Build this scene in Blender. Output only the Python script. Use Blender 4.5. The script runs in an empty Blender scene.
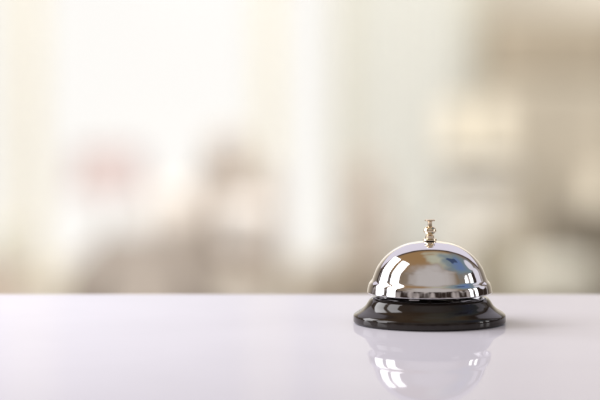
import bpy, bmesh, math, random
from mathutils import Vector, Matrix
random.seed(7)
SC = bpy.context.scene
COL = SC.collection
R = math.radians

# ------------------------------------------------------------------ camera
D, CAMH, FPX = 1.80, 0.2160, 3218.0          # metres to the bell, metres above the counter, focal length in 600-px pixels
cam_d = bpy.data.cameras.new('camera')
cam = bpy.data.objects.new('camera', cam_d); COL.objects.link(cam)
cam_d.sensor_width = 36.0
cam_d.lens = 36.0 * FPX / 600.0
cam_d.clip_start, cam_d.clip_end = 0.05, 200
HORIZON = -64.0
PITCH = math.atan((200.0 - HORIZON) / FPX)
S = 0.000565                                  # metres per photo pixel at the bell
BX = 0.0729                                # the bell stands right of the camera axis
cam.location = (0, -D, CAMH)
cam.rotation_euler = (R(90) - PITCH + 1.8 / FPX, 0, 0)
cam_d.dof.use_dof = True
cam_d.dof.focus_distance = 1.805
APERTURE = 0.039
cam_d.dof.aperture_fstop = (cam_d.lens / 1000.0) / APERTURE
cam_d.dof.aperture_blades = 0
SC.camera = cam

# ------------------------------------------------------------------ world
W = bpy.data.worlds.new('World'); SC.world = W; W.use_nodes = True
nt = W.node_tree; nt.nodes.clear(); N = nt.nodes.new; LK = nt.links.new
out = N('ShaderNodeOutputWorld'); bg = N('ShaderNodeBackground'); LK(bg.outputs[0], out.inputs[0])
tc = N('ShaderNodeTexCoord'); DIR0 = tc.outputs['Generated']
dn = N('ShaderNodeTexNoise'); LK(DIR0, dn.inputs['Vector']); dn.inputs['Scale'].default_value = 3.5; dn.inputs['Detail'].default_value = 1
dsub = N('ShaderNodeVectorMath'); dsub.operation = 'MULTIPLY_ADD'; LK(dn.outputs['Color'], dsub.inputs[0]); dsub.inputs[1].default_value = (.5,) * 3; dsub.inputs[2].default_value = (-.25,) * 3
dadd = N('ShaderNodeVectorMath'); dadd.operation = 'ADD'; LK(DIR0, dadd.inputs[0]); LK(dsub.outputs[0], dadd.inputs[1])
dnorm = N('ShaderNodeVectorMath'); dnorm.operation = 'NORMALIZE'; LK(dadd.outputs[0], dnorm.inputs[0]); DIRN = dnorm.outputs[0]; DIRV = DIRN
sep = N('ShaderNodeSeparateXYZ'); LK(DIR0, sep.inputs[0])

def wmath(op, a, b=None, c=None):
    n = N('ShaderNodeMath'); n.operation = op
    for i, v in enumerate((a, b, c)):
        if v is None: continue
        if isinstance(v, (int, float)): n.inputs[i].default_value = v
        else: LK(v, n.inputs[i])
    return n.outputs[0]
def wrange(v, lo, hi):
    n = N('ShaderNodeMapRange'); n.interpolation_type = 'SMOOTHSTEP'
    n.inputs['From Min'].default_value = lo; n.inputs['From Max'].default_value = hi
    LK(v, n.inputs['Value']); return n.outputs['Result']
def wmix(f, a, b):
    n = N('ShaderNodeMix'); n.data_type = 'RGBA'; n.clamp_factor = True
    if isinstance(f, (int, float)): n.inputs[0].default_value = f
    else: LK(f, n.inputs[0])
    for i, v in ((6, a), (7, b)):
        if isinstance(v, tuple): n.inputs[i].default_value = (*v, 1)
        else: LK(v, n.inputs[i])
    return n.outputs[2]
def wdot(c):
    n = N('ShaderNodeVectorMath'); n.operation = 'DOT_PRODUCT'; LK(DIRV, n.inputs[0])
    n.inputs[1].default_value = Vector(c).normalized(); return n.outputs['Value']
def wblob(c, r_out, r_in):
    return wrange(wdot(c), math.cos(R(r_out)), math.cos(R(r_in)))

X, Y, Z = sep.outputs[0], sep.outputs[1], sep.outputs[2]
room = (0.22, 0.165, 0.115)
col = wmix(wblob((.04, -.82, .56), 58, 14), room, (0.48, 0.44, 0.42))      # greyish wall behind the camera
col = wmix(wblob((-.22, .36, .90), 54, 18), col, (0.31, 0.185, 0.085))       # warm wooden ceiling
col = wmix(wblob((.26, .08, .96), 24, 6), col, (0.45, 0.44, 0.34))
col = wmix(wblob((.64, .16, .74), 33, 14), col, (0.17, 0.22, 0.25))         # teal to blue corner at the right
col = wmix(wblob((.60, .16, .78), 17, 3), col, (0.13, 0.19, 0.35))
col = wmix(wblob((.50, .10, .86), 9, 5), col, (0.05, 0.07, 0.13))
# cluttered band of furniture just above the horizon
wv = N('ShaderNodeMapping'); LK(DIR0, wv.inputs[0]); wv.inputs['Scale'].default_value = (3, 3, 2)
nz = N('ShaderNodeTexNoise'); LK(wv.outputs[0], nz.inputs['Vector']); nz.inputs['Scale'].default_value = 1.6
nz.inputs['Detail'].default_value = 1.5; nz.inputs['Distortion'].default_value = .2
junk = wmix(wrange(nz.outputs[0], .40, .66), (0.03, 0.02, 0.016), (0.42, 0.37, 0.35))
band = wmath('MULTIPLY', wrange(Z, -.03, .0), wmath('SUBTRACT', 1.0, wrange(Z, .36, .44)))
col = wmix(band, col, junk)
# white studio side in front of the camera, where the daylight comes in
wsum = wmath('MULTIPLY_ADD', Z, 0.4, Y)
col = wmix(wrange(wsum, .79, .85), col, (0.09, 0.06, 0.045))
DIRV = DIR0
col = wmix(wblob((.72, .44, .54), 9, 7), col, (0.70, 0.67, 0.74))
col = wmix(wblob((.80, .48, .30), 10, 8), col, (0.72, 0.69, 0.76))
col = wmix(wrange(wsum, .872, .892), col, (0.76, 0.71, 0.80))
col = wmix(wrange(Z, -.02, -.14), col, (0.35, 0.32, 0.31))
col = wmix(wblob((-.02, 1, -.07), 15, 10), col, (1.10, 1.08, 1.045))         # over-exposed daylight behind the lobby glazing
LK(col, bg.inputs[0]); bg.inputs[1].default_value = 1.0

# ------------------------------------------------------------------ lamps
def area(name, pos, target, up, w, h, power, color, parent=None):
    l = bpy.data.lights.new(name, 'AREA'); l.shape = 'RECTANGLE'; l.size, l.size_y = w, h
    l.energy = power; l.color = color
    o = bpy.data.objects.new(name, l); COL.objects.link(o)
    z = (Vector(pos) - Vector(target)).normalized(); y = Vector(up); y = (y - z * y.dot(z)).normalized(); x = y.cross(z)
    m = Matrix((x, y, z)).transposed().to_4x4(); m.translation = Vector(pos); o.matrix_world = m
    return o
BELL = Vector((BX, 0, 0.025))
def light_dir(dx, dy, dz, dist): return BELL + Vector((dx, dy, dz)).normalized() * dist
def azel(az, el):
    a, e = R(az), R(el); return Vector((math.sin(a) * math.cos(e), -math.cos(a) * math.cos(e), math.sin(e)))
def tall_window(name, bot, top, dist, w, power, color):
    b, t = BELL + azel(*bot) * dist, BELL + azel(*top) * dist
    c = (b + t) / 2; side = (t - b).cross(c - BELL).normalized(); nrm = side.cross(t - b)
    if nrm.dot(BELL - c) < 0: nrm = -nrm
    area(name, c, c + nrm, t - b, w, (t - b).length, power, color)
tall_window('window_light', (-105, 2.5), (-133, 43), 1.12, .40, 6.3, (.97, .965, 1))
tall_window('window_light', (-76, 2.5), (-100, 57), 1.12, .335, 6.3, (.97, .965, 1))
tall_window('side_light', (82, 3), (83, 25), 1.6, .17, 1.7, (1, 1, 1))
tall_window('side_light', (95, 3), (97, 24), 1.6, .17, 1.7, (1, 1, 1))
area('lobby_fill', (-1.2, 7.0, 2.7), (-.9, 9.6, -.5), (0, 1, 0), 2.0, 1.5, 195, (1, 1, 1))  # added fill lamp out of view, brightens the lobby furniture on the left
area('lobby_fill', (1.4, 7.0, 2.7), (1.0, 9.6, -.5), (0, 1, 0), 2.0, 1.5, 136, (1, 1, 1))  # second added fill, weaker, for the right half of the lobby

SC.view_settings.view_transform = 'Standard'; SC.view_settings.look = 'None'
SC.view_settings.exposure = 0.0; SC.view_settings.gamma = 1.0
SC.cycles.use_denoising = True
SC.cycles.pixel_filter_type = 'BLACKMAN_HARRIS'; SC.cycles.filter_width = 2.1
SC.cycles.max_bounces = 8; SC.cycles.sample_clamp_indirect = 6.0

# ------------------------------------------------------------------ materials
def mat(name, base, rough=.6, metal=0., ior=1.45, var=0., vscale=8., bump=0., bscale=200., coat=0., emit=None, estr=0., trans=0., rvar=0.):
    m = bpy.data.materials.new(name); m.use_nodes = True
    t = m.node_tree; p = t.nodes['Principled BSDF']
    p.inputs['Base Color'].default_value = (*base, 1); p.inputs['Roughness'].default_value = rough
    p.inputs['Metallic'].default_value = metal; p.inputs['IOR'].default_value = ior
    p.inputs['Coat Weight'].default_value = coat; p.inputs['Transmission Weight'].default_value = trans
    co = t.nodes.new('ShaderNodeTexCoord')
    if var or rvar:
        n = t.nodes.new('ShaderNodeTexNoise'); n.inputs['Scale'].default_value = vscale; n.inputs['Detail'].default_value = 5
        t.links.new(co.outputs['Object'], n.inputs['Vector'])
        if var:
            r = t.nodes.new('ShaderNodeValToRGB')
            r.color_ramp.elements[0].position = .3; r.color_ramp.elements[1].position = .7
            r.color_ramp.elements[0].color = (*[c * (1 - var) for c in base], 1)
            r.color_ramp.elements[1].color = (*[min(1, c * (1 + var)) for c in base], 1)
            t.links.new(n.outputs[0], r.inputs[0]); t.links.new(r.outputs[0], p.inputs['Base Color'])
        if rvar:
            mr = t.nodes.new('ShaderNodeMapRange'); mr.inputs['From Min'].default_value = .35; mr.inputs['From Max'].default_value = .7
            mr.inputs['To Min'].default_value = rough; mr.inputs['To Max'].default_value = rough + rvar
            t.links.new(n.outputs[0], mr.inputs[0]); t.links.new(mr.outputs[0], p.inputs['Roughness'])
    if bump:
        n = t.nodes.new('ShaderNodeTexNoise'); n.inputs['Scale'].default_value = bscale; n.inputs['Detail'].default_value = 3
        t.links.new(co.outputs['Object'], n.inputs['Vector'])
        b = t.nodes.new('ShaderNodeBump'); b.inputs['Strength'].default_value = bump; b.inputs['Distance'].default_value = .001
        t.links.new(n.outputs[0], b.inputs['Height']); t.links.new(b.outputs[0], p.inputs['Normal'])
    if emit:
        p.inputs['Emission Color'].default_value = (*emit, 1); p.inputs['Emission Strength'].default_value = estr
    return m
M = dict(
    chrome=mat('polished_chrome', (.90, .89, .90), .026, 1, rvar=.05, vscale=160, bump=.012, bscale=60),
    steel=mat('steel', (.62, .60, .58), .22, 1),
    brass=mat('pale_brass', (.84, .71, .52), .09, 1, rvar=.08, vscale=300),
    enamel=mat('black_enamel', (.022, .016, .013), .05, 0, 1.47, rvar=.06, vscale=120, bump=.01, bscale=90),
    top=mat('white_lacquer', (.855, .84, .925), .014, 0, 1.038, var=.02, vscale=9, rvar=.035),
    panel=mat('counter_panel', (.62, .58, .55), .5, var=.05),
    floor=mat('lobby_floor', (.50, .45, .38), .35, var=.10, vscale=1.2),
    cream=mat('cream_paint', (.66, .61, .52), .7, var=.04, vscale=1.5),
    frame=mat('cream_frame', (.90, .86, .73), .5, var=.03),
    taupe=mat('taupe_wood', (.33, .28, .21), .5, var=.12, vscale=3),
    taupe2=mat('light_taupe_wood', (.44, .39, .31), .5, var=.10, vscale=3),
    sofa=mat('taupe_fabric', (.32, .277, .238), .9, var=.08, bump=.3),
    sofa2=mat('beige_fabric', (.74, .69, .63), .9, var=.06, bump=.3),
    chair=mat('beige_brown_fabric', (.44, .38, .325), .9, var=.08, bump=.3),
    pale=mat('pale_fabric', (.74, .71, .67), .9, var=.05, bump=.3),
    brown=mat('brown_leather', (.15, .125, .09), .5, var=.15, bump=.2),
    walnut=mat('pale_walnut', (.36, .30, .23), .5, var=.15, vscale=6),
    pouf=mat('greyish_cream_fabric', (.52, .50, .43), .9, var=.06, bump=.3),
    tan=mat('tan_fabric', (.27, .235, .17), .9, var=.08),
    white=mat('white_stone', (.80, .77, .70), .45, var=.05),
    pink=mat('pink_fabric', (.56, .46, .44), .9, var=.04, emit=None),
    shade=mat('lit_shade', (.72, .66, .54), .9, emit=(1, .88, .68), estr=.10),
    clay=mat('clay', (.78, .69, .60), .8, var=.1),
    leaf=mat('leaf', (.58, .56, .44), .5, var=.3),
    dark=mat('dark_metal', (.10, .09, .08), .4, .6),
)
# glass: thin clear pane
g = bpy.data.materials.new('window_glass'); g.use_nodes = True; t = g.node_tree; t.nodes.clear()
o_ = t.nodes.new('ShaderNodeOutputMaterial'); mx = t.nodes.new('ShaderNodeMixShader'); tr = t.nodes.new('ShaderNodeBsdfTransparent'); gl = t.nodes.new('ShaderNodeBsdfGlossy')
mx.inputs[0].default_value = .06; gl.inputs['Roughness'].default_value = .05
t.links.new(tr.outputs[0], mx.inputs[1]); t.links.new(gl.outputs[0], mx.inputs[2]); t.links.new(mx.outputs[0], o_.inputs[0]); M['glass'] = g
# sheer curtain cloth: diffuse, translucent and partly see-through weave
def sheer(name, c, see):
    g = bpy.data.materials.new(name); g.use_nodes = True; t = g.node_tree; t.nodes.clear()
    o_ = t.nodes.new('ShaderNodeOutputMaterial'); a = t.nodes.new('ShaderNodeMixShader'); b = t.nodes.new('ShaderNodeMixShader')
    d = t.nodes.new('ShaderNodeBsdfDiffuse'); l = t.nodes.new('ShaderNodeBsdfTranslucent'); r = t.nodes.new('ShaderNodeBsdfTransparent')
    n = t.nodes.new('ShaderNodeTexNoise'); n.inputs['Scale'].default_value = 4
    cr = t.nodes.new('ShaderNodeValToRGB'); cr.color_ramp.elements[0].color = (*[v * .94 for v in c], 1); cr.color_ramp.elements[1].color = (*c, 1)
    t.links.new(n.outputs[0], cr.inputs[0])
    for k in (d, l): t.links.new(cr.outputs[0], k.inputs[0])
    a.inputs[0].default_value = .45; b.inputs[0].default_value = see
    t.links.new(d.outputs[0], a.inputs[1]); t.links.new(l.outputs[0], a.inputs[2]); t.links.new(a.outputs[0], b.inputs[1]); t.links.new(r.outputs[0], b.inputs[2])
    t.links.new(b.outputs[0], o_.inputs[0]); M[name] = g
sheer('cream_sheer', (.98, .95, .82), .76)
sheer('grey_sheer', (.95, .95, .89), .36)

# ------------------------------------------------------------------ mesh helpers
def link(name, bm, m, parent=None, smooth=False, autosmooth=None):
    me = bpy.data.meshes.new(name); bmesh.ops.recalc_face_normals(bm, faces=bm.faces); bm.to_mesh(me); bm.free()
    me.materials.append(M[m] if isinstance(m, str) else m)
    if smooth:
        for p in me.polygons: p.use_smooth = True
        if autosmooth: me.set_sharp_from_angle(angle=R(autosmooth))
    o = bpy.data.objects.new(name, me); COL.objects.link(o)
    if parent: o.parent = parent
    return o
def tag(o, label, cat, group=None):
    o['label'] = label; o['category'] = cat
    if group: o['group'] = group
    return o
def thing(name, label, cat, loc=(0, 0, 0), rz=0, group=None):
    o = bpy.data.objects.new(name, None); COL.objects.link(o); o.location = loc; o.rotation_euler = (0, 0, rz)
    o.empty_display_size = .05
    return tag(o, label, cat, group)
def box(bm, x0, x1, y0, y1, z0, z1, bev=0., seg=2):
    b = bmesh.new(); bmesh.ops.create_cube(b, size=1)
    for v in b.verts:
        v.co = Vector(((x0 + x1) / 2 + v.co.x * (x1 - x0), (y0 + y1) / 2 + v.co.y * (y1 - y0), (z0 + z1) / 2 + v.co.z * (z1 - z0)))
    if bev: bmesh.ops.bevel(b, geom=list(b.edges), offset=bev, segments=seg, profile=.5, affect='EDGES')
    me = bpy.data.meshes.new('t'); b.to_mesh(me); b.free(); bm.from_mesh(me); bpy.data.meshes.remove(me); return bm
def boxo(name, dims, m, parent=None, bev=.01, seg=3):
    o = link(name, box(bmesh.new(), *dims, bev, seg), m, parent, smooth=True)
    for p in o.data.polygons:                  # the six broad faces stay truly flat, only the rounded edges are smooth
        if max(abs(c) for c in p.normal) > .9999: p.use_smooth = False
    return o
def lathe(prof, seg=96, closed=False):
    bm = bmesh.new(); rings = []
    for r, z in prof:
        if r < 1e-7: rings.append([bm.verts.new((0, 0, z))])
        else: rings.append([bm.verts.new((r * math.cos(2 * math.pi * k / seg), r * math.sin(2 * math.pi * k / seg), z)) for k in range(seg)])
    pairs = list(zip(rings, rings[1:])) + ([(rings[-1], rings[0])] if closed else [])
    for a, b in pairs:
        for k in range(seg):
            k2 = (k + 1) % seg
            if len(a) == 1 and len(b) == 1: continue
            if len(a) == 1: bm.faces.new((a[0], b[k], b[k2]))
            elif len(b) == 1: bm.faces.new((a[k], a[k2], b[0]))
            else: bm.faces.new((a[k], a[k2], b[k2], b[k]))
    return bm
def spline(P, n=6):
    o = []
    for i in range(len(P) - 1):
        p0, p1, p2, p3 = P[max(i - 1, 0)], P[i], P[i + 1], P[min(i + 2, len(P) - 1)]
        for k in range(n):
            t = k / n
            o.append(tuple(.5 * (2 * p1[j] + (p2[j] - p0[j]) * t + (2 * p0[j] - 5 * p1[j] + 4 * p2[j] - p3[j]) * t * t + (3 * p1[j] - p0[j] - 3 * p2[j] + p3[j]) * t ** 3) for j in (0, 1)))
    o.append(P[-1]); return o
def rs(P): return [(max(0, r) * S, h * S) for r, h in P]

# ------------------------------------------------------------------ setting
FL = -1.10
bm = bmesh.new(); box(bm, -14, 14, -8, 10.38, FL - .1, FL)
link('floor', bm, 'floor')['kind'] = 'structure'

# the counter
EDGE = 0.146
ct = thing('counter', 'white glossy counter top that the bell stands on', 'counter', (0, 0, 0))
boxo('tabletop', (-2.2, 2.2, -.72, EDGE, -.035, 0), 'top', ct, .0015, 3)
boxo('front_panel', (-2.1, 2.1, EDGE - .06, EDGE - .03, FL, -.035), 'panel', ct, .002)
boxo('side_panel', (-2.1, -2.07, -.6, EDGE - .06, FL, -.035), 'panel', ct, .002)
boxo('side_panel', (2.07, 2.1, -.6, EDGE - .06, FL, -.035), 'panel', ct, .002)

# ------------------------------------------------------------------ the bell
bell = thing('service_bell', 'chrome dome service bell on a round black base', 'bell', (BX, 0, 0))
base_p = [(0, .3), (71, 0), (71.4, .9), (75.2, 1.0), (75.9, 1.8), (76, 4), (75.9, 7.0), (75.4, 8.5), (73.6, 10.1), (70.6, 12.0),
          (66.6, 14.6), (63.4, 17.8), (61.2, 21.2), (59.2, 24.0), (56.6, 25.7), (53.0, 26.4), (48, 26.8), (38, 27.0), (10, 27.0), (0, 27.0)]
link('base', lathe(rs(base_p[:3] + spline(base_p[3:-2], 5) + base_p[-2:]), 160), 'enamel', bell, True, 50)
domeo = [(62.1, 30.7), (62.3, 31.3), (61.75, 34.4), (61.1, 37.4), (60.3, 39.6), (59.3, 41.1), (58.2, 42.3), (57.1, 43.9), (56.2, 46.2), (54.8, 50),
         (52.8, 54.8), (50.1, 59.2), (46.6, 63.7), (41.8, 68.6), (36, 73.0), (29, 76.8), (21, 79.6), (12, 81.2), (5, 81.8), (2.6, 81.9)]
so = spline(domeo, 6)
inner = [(r - 1.5, h - (1.4 if r < 50 else .3)) for r, h in so if r > 4]
prof = [(61.0, 30.2), (61.7, 30.3)] + so + [(2.6, 80.4)] + inner[::-1]
link('dome', lathe(rs(prof), 192, closed=True), 'chrome', bell, True, 60)
# push button on top: washer, nut, ball grip, thin plunger and flat cap
btn = [(0, 79), (2.4, 79), (2.4, 81.9), (5.0, 81.9), (6.7, 82.3), (6.9, 83.2), (6.7, 84.0), (4.6, 84.4), (4.4, 84.6), (4.4, 87.2), (3.0, 88.0), (3.0, 88.6)]
link('nut', lathe(rs(btn + [(0, 88.6)]), 64), 'brass', bell, True, 35)
ball = [(0, 88.4)] + spline([(3.0, 88.4), (4.6, 89.3), (6.0, 91.0), (6.3, 92.0), (6.2, 93.0), (5.4, 94.8), (4.0, 96.0), (2.9, 96.4)], 4) + [(0, 96.4)]
kn = link('button', lathe(rs(ball), 64), 'brass', bell, True, 50)
link('plunger', lathe(rs([(0, 96.2), (2.3, 96.2), (2.1, 99), (2.2, 101.2), (2.9, 101.9), (0, 101.9)]), 48), 'brass', kn, True, 40)
link('cap', lathe(rs([(0, 101.7), (4.6, 101.7), (5.1, 102.1), (5.1, 102.9), (4.6, 103.3), (0, 103.5)]), 64), 'brass', kn, True, 40)
# what can be seen in the gap under the dome
link('post', lathe(rs([(0, 27), (5.5, 27), (5.5, 29), (2.6, 29.5), (2.6, 80.2), (0, 80.2)]), 40), 'steel', bell, True, 40)
bm = bmesh.new()
box(bm, -20.8 * S, -18.8 * S, -44 * S, -42.5 * S, 27 * S, 36 * S, .2 * S); box(bm, -22 * S, -12 * S, -46 * S, -40 * S, 27.1 * S, 28.2 * S, .2 * S)
link('bracket', bm, 'steel', bell)
bm = bmesh.new()
box(bm, -3 * S, 3 * S, -40 * S, 30 * S, 30 * S, 31 * S, .2 * S)
lv = link('lever', bm, 'steel', bell); lv.rotation_euler = (0, 0, R(38))
hm = lathe(rs([(0, 27.5), (3.2, 27.5), (3.8, 29), (3.8, 33), (3.2, 34.5), (0, 34.5)]), 32)
bmesh.ops.translate(hm, verts=hm.verts, vec=(24 * S, -41 * S, 0)); link('striker', hm, 'steel', bell, True, 40)

# ------------------------------------------------------------------ lobby far behind the counter
def at(px, py, dist):          # where the sight line through a photo pixel is, dist metres from the camera
    return Vector(((px - 300) / FPX * dist, dist - D, CAMH - (py - HORIZON) / FPX * dist))
def xs(px, dist): return (px - 300) / FPX * dist
def zs(py, dist): return CAMH - (py - HORIZON) / FPX * dist
ZW = 12.0; yw = ZW - D
# back wall: two stretches either side of the glazing, and the strip over it
wl = bmesh.new()
box(wl, -9, xs(-140, ZW), yw, yw + .2, FL, 3.4); box(wl, xs(484, ZW), 9, yw, yw + .2, FL, 3.4); box(wl, xs(-140, ZW), xs(484, ZW), yw, yw + .2, 2.3, 3.4)
link('back_wall', wl, 'cream')['kind'] = 'structure'
# glazing
win = thing('lobby_window', 'tall bright window with cream frame behind the counter', 'window', (0, yw + .02, 0))
x0, x1 = xs(-140, ZW), xs(484, ZW)
fr = bmesh.new()
for a, b, c, d_ in ((x0, x0 + .06, FL, 2.3), (x1 - .08, x1, FL, 2.3), (x0 + .06, x1 - .08, 2.2, 2.3), (x0 + .06, x1 - .08, FL, FL + .1)):
    box(fr, a, b, 0, .1, c, d_, .004, 1)
for p in (30, 268, 346):
    box(fr, xs(p - 8, ZW), xs(p + 10, ZW), .003, .097, FL + .1, 2.2, .004, 1)
link('window_frame', fr, 'frame', win)
for a, b in ((-122, 21), (42, 258), (280, 336), (358, 470)):
    pb = bmesh.new(); box(pb, xs(a, ZW), xs(b, ZW), .045, .051, FL + .1, 2.2); link('window_pane', pb, 'glass', win)

def curtain(name, label, pa, pb, dist, mname, zb=FL + .03, zt=2.28, folds=9, amp=.03):
    bm = bmesh.new(); xa, xb = xs(pa, dist), xs(pb, dist); n = folds * 10; rows = 10; grid = []
    for j in range(rows + 1):
        f = j / rows; row = []
        for i in range(n + 1):
            u = i / n
            w = amp * (.6 + .6 * (1 - f)) * (math.sin(u * folds * 2 * math.pi + .5 * math.sin(f * 3)) + .3 * math.sin(u * folds * 4.7))
            row.append(bm.verts.new((xa + (xb - xa) * u, dist - D + w, zb + (zt - zb) * f)))
        grid.append(row)
    for j in range(rows):
        for i in range(n): bm.faces.new((grid[j][i], grid[j][i + 1], grid[j + 1][i + 1], grid[j + 1][i]))
    bmesh.ops.solidify(bm, geom=bm.faces[:], thickness=.002)
    return tag(link(name, bm, mname, None, True), label, 'curtain')
curtain('curtain', 'cream sheer curtain at the far left edge of the window', -60, 46, 11.6, 'cream_sheer')
curtain('curtain', 'narrow cream sheer curtain gathered between two bright panes', 250, 288, 11.6, 'cream_sheer', folds=4, zb=zs(250, 11.6))
curtain('curtain', 'wide pale grey curtain hanging behind the bell', 328, 482, 11.5, 'grey_sheer', folds=12)

def chair(label, px0, px1, ptop, dist, m, cat='armchair', seat_h=.42, wide_arm=.07, cushion=None):
    w = xs(px1, dist) - xs(px0, dist); top = zs(ptop, dist) - FL
    t = thing('armchair', label, cat, ((xs(px0, dist) + xs(px1, dist)) / 2, dist - D, FL))
    boxo('seat', (-w / 2 + wide_arm, w / 2 - wide_arm, -.32, .22, .22, seat_h), m, t, .04)
    boxo('backrest', (-w / 2 + .01, w / 2 - .01, .22, .34, .16, top), m, t, .055, 4)
    for s in (-1, 1):
        a = s * (w / 2 - wide_arm / 2)
        boxo('armrest', (a - wide_arm / 2, a + wide_arm / 2, -.30, .22, .16, .58 if top > .65 else top * .8), m, t, .03)
        for yy in (-.26, .28):
            bm = lathe([(0, 0), (.014, 0), (.02, .16), (0, .16)], 16); bmesh.ops.translate(bm, verts=bm.verts, vec=(s * (w / 2 - .05), yy, 0)); link('leg', bm, 'dark', t, True, 40)
    if cushion:
        boxo('headrest', (-w * .34, w * .10, .20, .31, top - .03, top + .11), m, t, .045, 4)
        c = boxo('cushion', (-w * .20, w * .36, .10, .215, .275, .46), cushion, None, .05, 4); c.location = t.location
        tag(c, 'pale square cushion leaning in the high backed armchair', 'cushion')
    return t
chair('tall taupe armchair with headrest standing dark against the bright window', 190, 282, 168, 10.4, 'chair', seat_h=.27, cushion='pale')
# low sofa
ds = 10.2; w = xs(208, ds) - xs(84, ds)
sf = thing('sofa', 'low taupe sofa beside the tall armchair', 'sofa', ((xs(84, ds) + xs(208, ds)) / 2, ds - D, FL))
boxo('seat', (-w / 2 + .05, w / 2 - .05, -.40, .2, .10, .25), 'sofa', sf, .04)
boxo('backrest', (-w / 2, w / 2, .2, .34, .06, zs(240, ds) - FL), 'sofa', sf, .05)
for s in (-1, 1): boxo('armrest', (s * w / 2 - .04, s * w / 2 + .04, -.38, .2, .06, .30), 'sofa', sf, .03)
c = boxo('cushion', (-.09, .09, -.05, .06, 0, .34), 'sofa2', None, .045, 4); c.location = (xs(172, 10.6), 10.6 - D + .1, zs(240, 10.6) - .16)
tag(c, 'light beige cushion standing on the sofa', 'cushion')

def lamp(label, px, py0, py1, dist, wpx, m, foot=FL, stem='dark', group=None, taper=.8):
    x, z0, z1, hw = xs(px, dist), zs(py1, dist), zs(py0, dist), (xs(px + wpx / 2, dist) - xs(px, dist))
    t = thing('lamp', label, 'lamp', (x, dist - D, foot), 0, group); h0, h1 = z0 - foot, z1 - foot
    link('lamp_shade', lathe([(hw, h0), (hw * taper, h1), (hw * taper - .004, h1), (hw - .004, h0)], 48, True), m, t, True, 40)
    link('lamp_stand', lathe([(0, 0), (.07, 0), (.07, .012), (.012, .02), (.008, h0 * .5), (.008, h1 - .02), (0, h1 - .02)], 32), stem, t, True, 40)
    link('bulb', lathe([(0, h0 + .02)] + [(.025 * math.sin(a * math.pi / 8), h0 + .05 - .03 * math.cos(a * math.pi / 8)) for a in range(1, 8)] + [(0, h0 + .08)], 24), 'white', t, True)
    return t
lamp('pink shaded floor lamp in front of the bright window', 108, 147, 190, 10.9, 82, 'pink', stem='white')
lamp('left one of the two warm glowing lamps on the white pedestal', 456, 98, 148, 10.3, 34, 'shade', foot=zs(160, 10.3))
lamp('right one of the two warm glowing lamps on the white pedestal', 497, 98, 148, 10.3, 34, 'shade', foot=zs(160, 10.3))
dp = 10.3
pd = thing('pedestal', 'white stone pedestal under the two warm lamps', 'pedestal', (xs(476, dp), dp - D, FL))
hh = zs(160, dp) - FL
boxo('pedestal_top', (-.125, .125, -.12, .12, hh - .03, hh), 'white', pd, .004)
boxo('pedestal_body', (-.09, .09, -.09, .09, .05, hh - .03), 'white', pd, .006)
boxo('pedestal_foot', (-.11, .11, -.11, .11, 0, .05), 'white', pd, .004)
lamp('small warm table lamp at the right edge beside the brown armchair', 603, 168, 204, 9.9, 34, 'shade')

# cabinet
dc = 11.2; xa, xb = xs(484, dc), xs(690, dc); zt = zs(14, dc) - FL; zm = zs(76, dc) - FL
cb = thing('cabinet', 'tall taupe wood cabinet against the back wall', 'cabinet', (0, dc - D, FL))
boxo('cabinet_body', (xa, xb, 0, .45, .08, zm - .01), 'taupe2', cb, .006)
boxo('plinth', (xa + .03, xb - .03, .03, .42, 0, .08), 'dark', cb, .004)
boxo('cabinet_top', (xa, xb, .03, .45, zm - .01, zt), 'taupe', cb, .006)
nd = 3; wd = (xb - xa) / nd
for k in range(nd):
    d1 = boxo('door', (xa + k * wd + .008, xa + (k + 1) * wd - .008, -.018, 0, .10, zm - .03), 'taupe2', cb, .004)
    boxo('handle', (xa + (k + 1) * wd - .045, xa + (k + 1) * wd - .033, -.04, -.018, .35, .50), 'dark', d1, .002)
    boxo('door', (xa + k * wd + .008, xa + (k + 1) * wd - .008, .012, .03, zm + .01, zt - .02), 'taupe', cb, .004)
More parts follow.
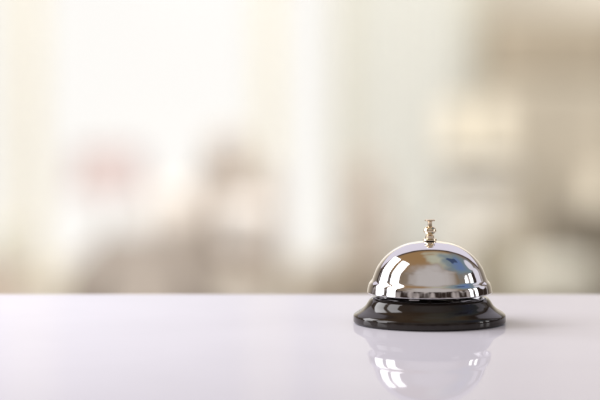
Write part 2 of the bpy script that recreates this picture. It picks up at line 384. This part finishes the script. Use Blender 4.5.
# furniture in front of the cabinet
chair('low dark brown leather armchair in front of the cabinet', 540, 655, 214, 9.9, 'brown', seat_h=.34)
chair('small tan armchair just right of the bell', 474, 522, 236, 9.7, 'tan', seat_h=.30, wide_arm=.03)
chair('narrow beige brown armchair left of the bell in front of the grey curtain', 345, 388, 160, 10.6, 'chair', wide_arm=.025)
pf = link('pouf', lathe([(0, 0)] + spline([(.10, 0), (.125, .04), (.135, .19), (.13, .34), (.11, .385), (.06, .40)], 4) + [(0, .402)], 48), 'pouf', None, True)
pf.location = (xs(556, 9.2), 9.2 - D, FL); tag(pf, 'round pale pouf in front of the brown armchair', 'pouf')
dt = 9.6
tb = thing('side_table', 'low brown side table left of the bell', 'table', (xs(336, dt), dt - D, FL))
ht = zs(266, dt) - FL
link('table_top', lathe([(0, ht - .09), (.115, ht - .09), (.12, ht - .08), (.12, ht - .004), (.115, ht), (0, ht)], 48), 'walnut', tb, True, 35)
for k in range(3):
    a = k * 2.094 + .5; bm = lathe([(0, 0), (.012, 0), (.016, ht - .09), (0, ht - .09)], 16)
    bmesh.ops.translate(bm, verts=bm.verts, vec=(.08 * math.cos(a), .08 * math.sin(a), 0)); link('leg', bm, 'dark', tb, True, 40)
# potted plant at the left edge
pl = thing('potted_plant', 'leafy plant in a clay pot at the far left edge', 'plant', (xs(-6, 10), 10 - D, FL))
link('pot', lathe([(0, 0), (.085, 0), (.105, .26), (.115, .26), (.115, .30), (.095, .30), (.09, .27), (0, .27)], 40), 'clay', pl, True, 35)
bm = bmesh.new()
for i in range(70):
    a = random.random() * 6.283; rr = .02 + random.random() * .09; z = .28 + random.random() * .14; l = .05 + random.random() * .03
    c = Vector((rr * math.cos(a), rr * math.sin(a), z)); u = Vector((math.cos(a), math.sin(a), random.uniform(-.2, .9))).normalized(); s_ = u.cross(Vector((0, 0, 1))).normalized() * .014
    v = [bm.verts.new(c), bm.verts.new(c + u * l * .5 + s_), bm.verts.new(c + u * l), bm.verts.new(c + u * l * .5 - s_)]; bm.faces.new(v)
link('foliage', bm, 'leaf', pl)
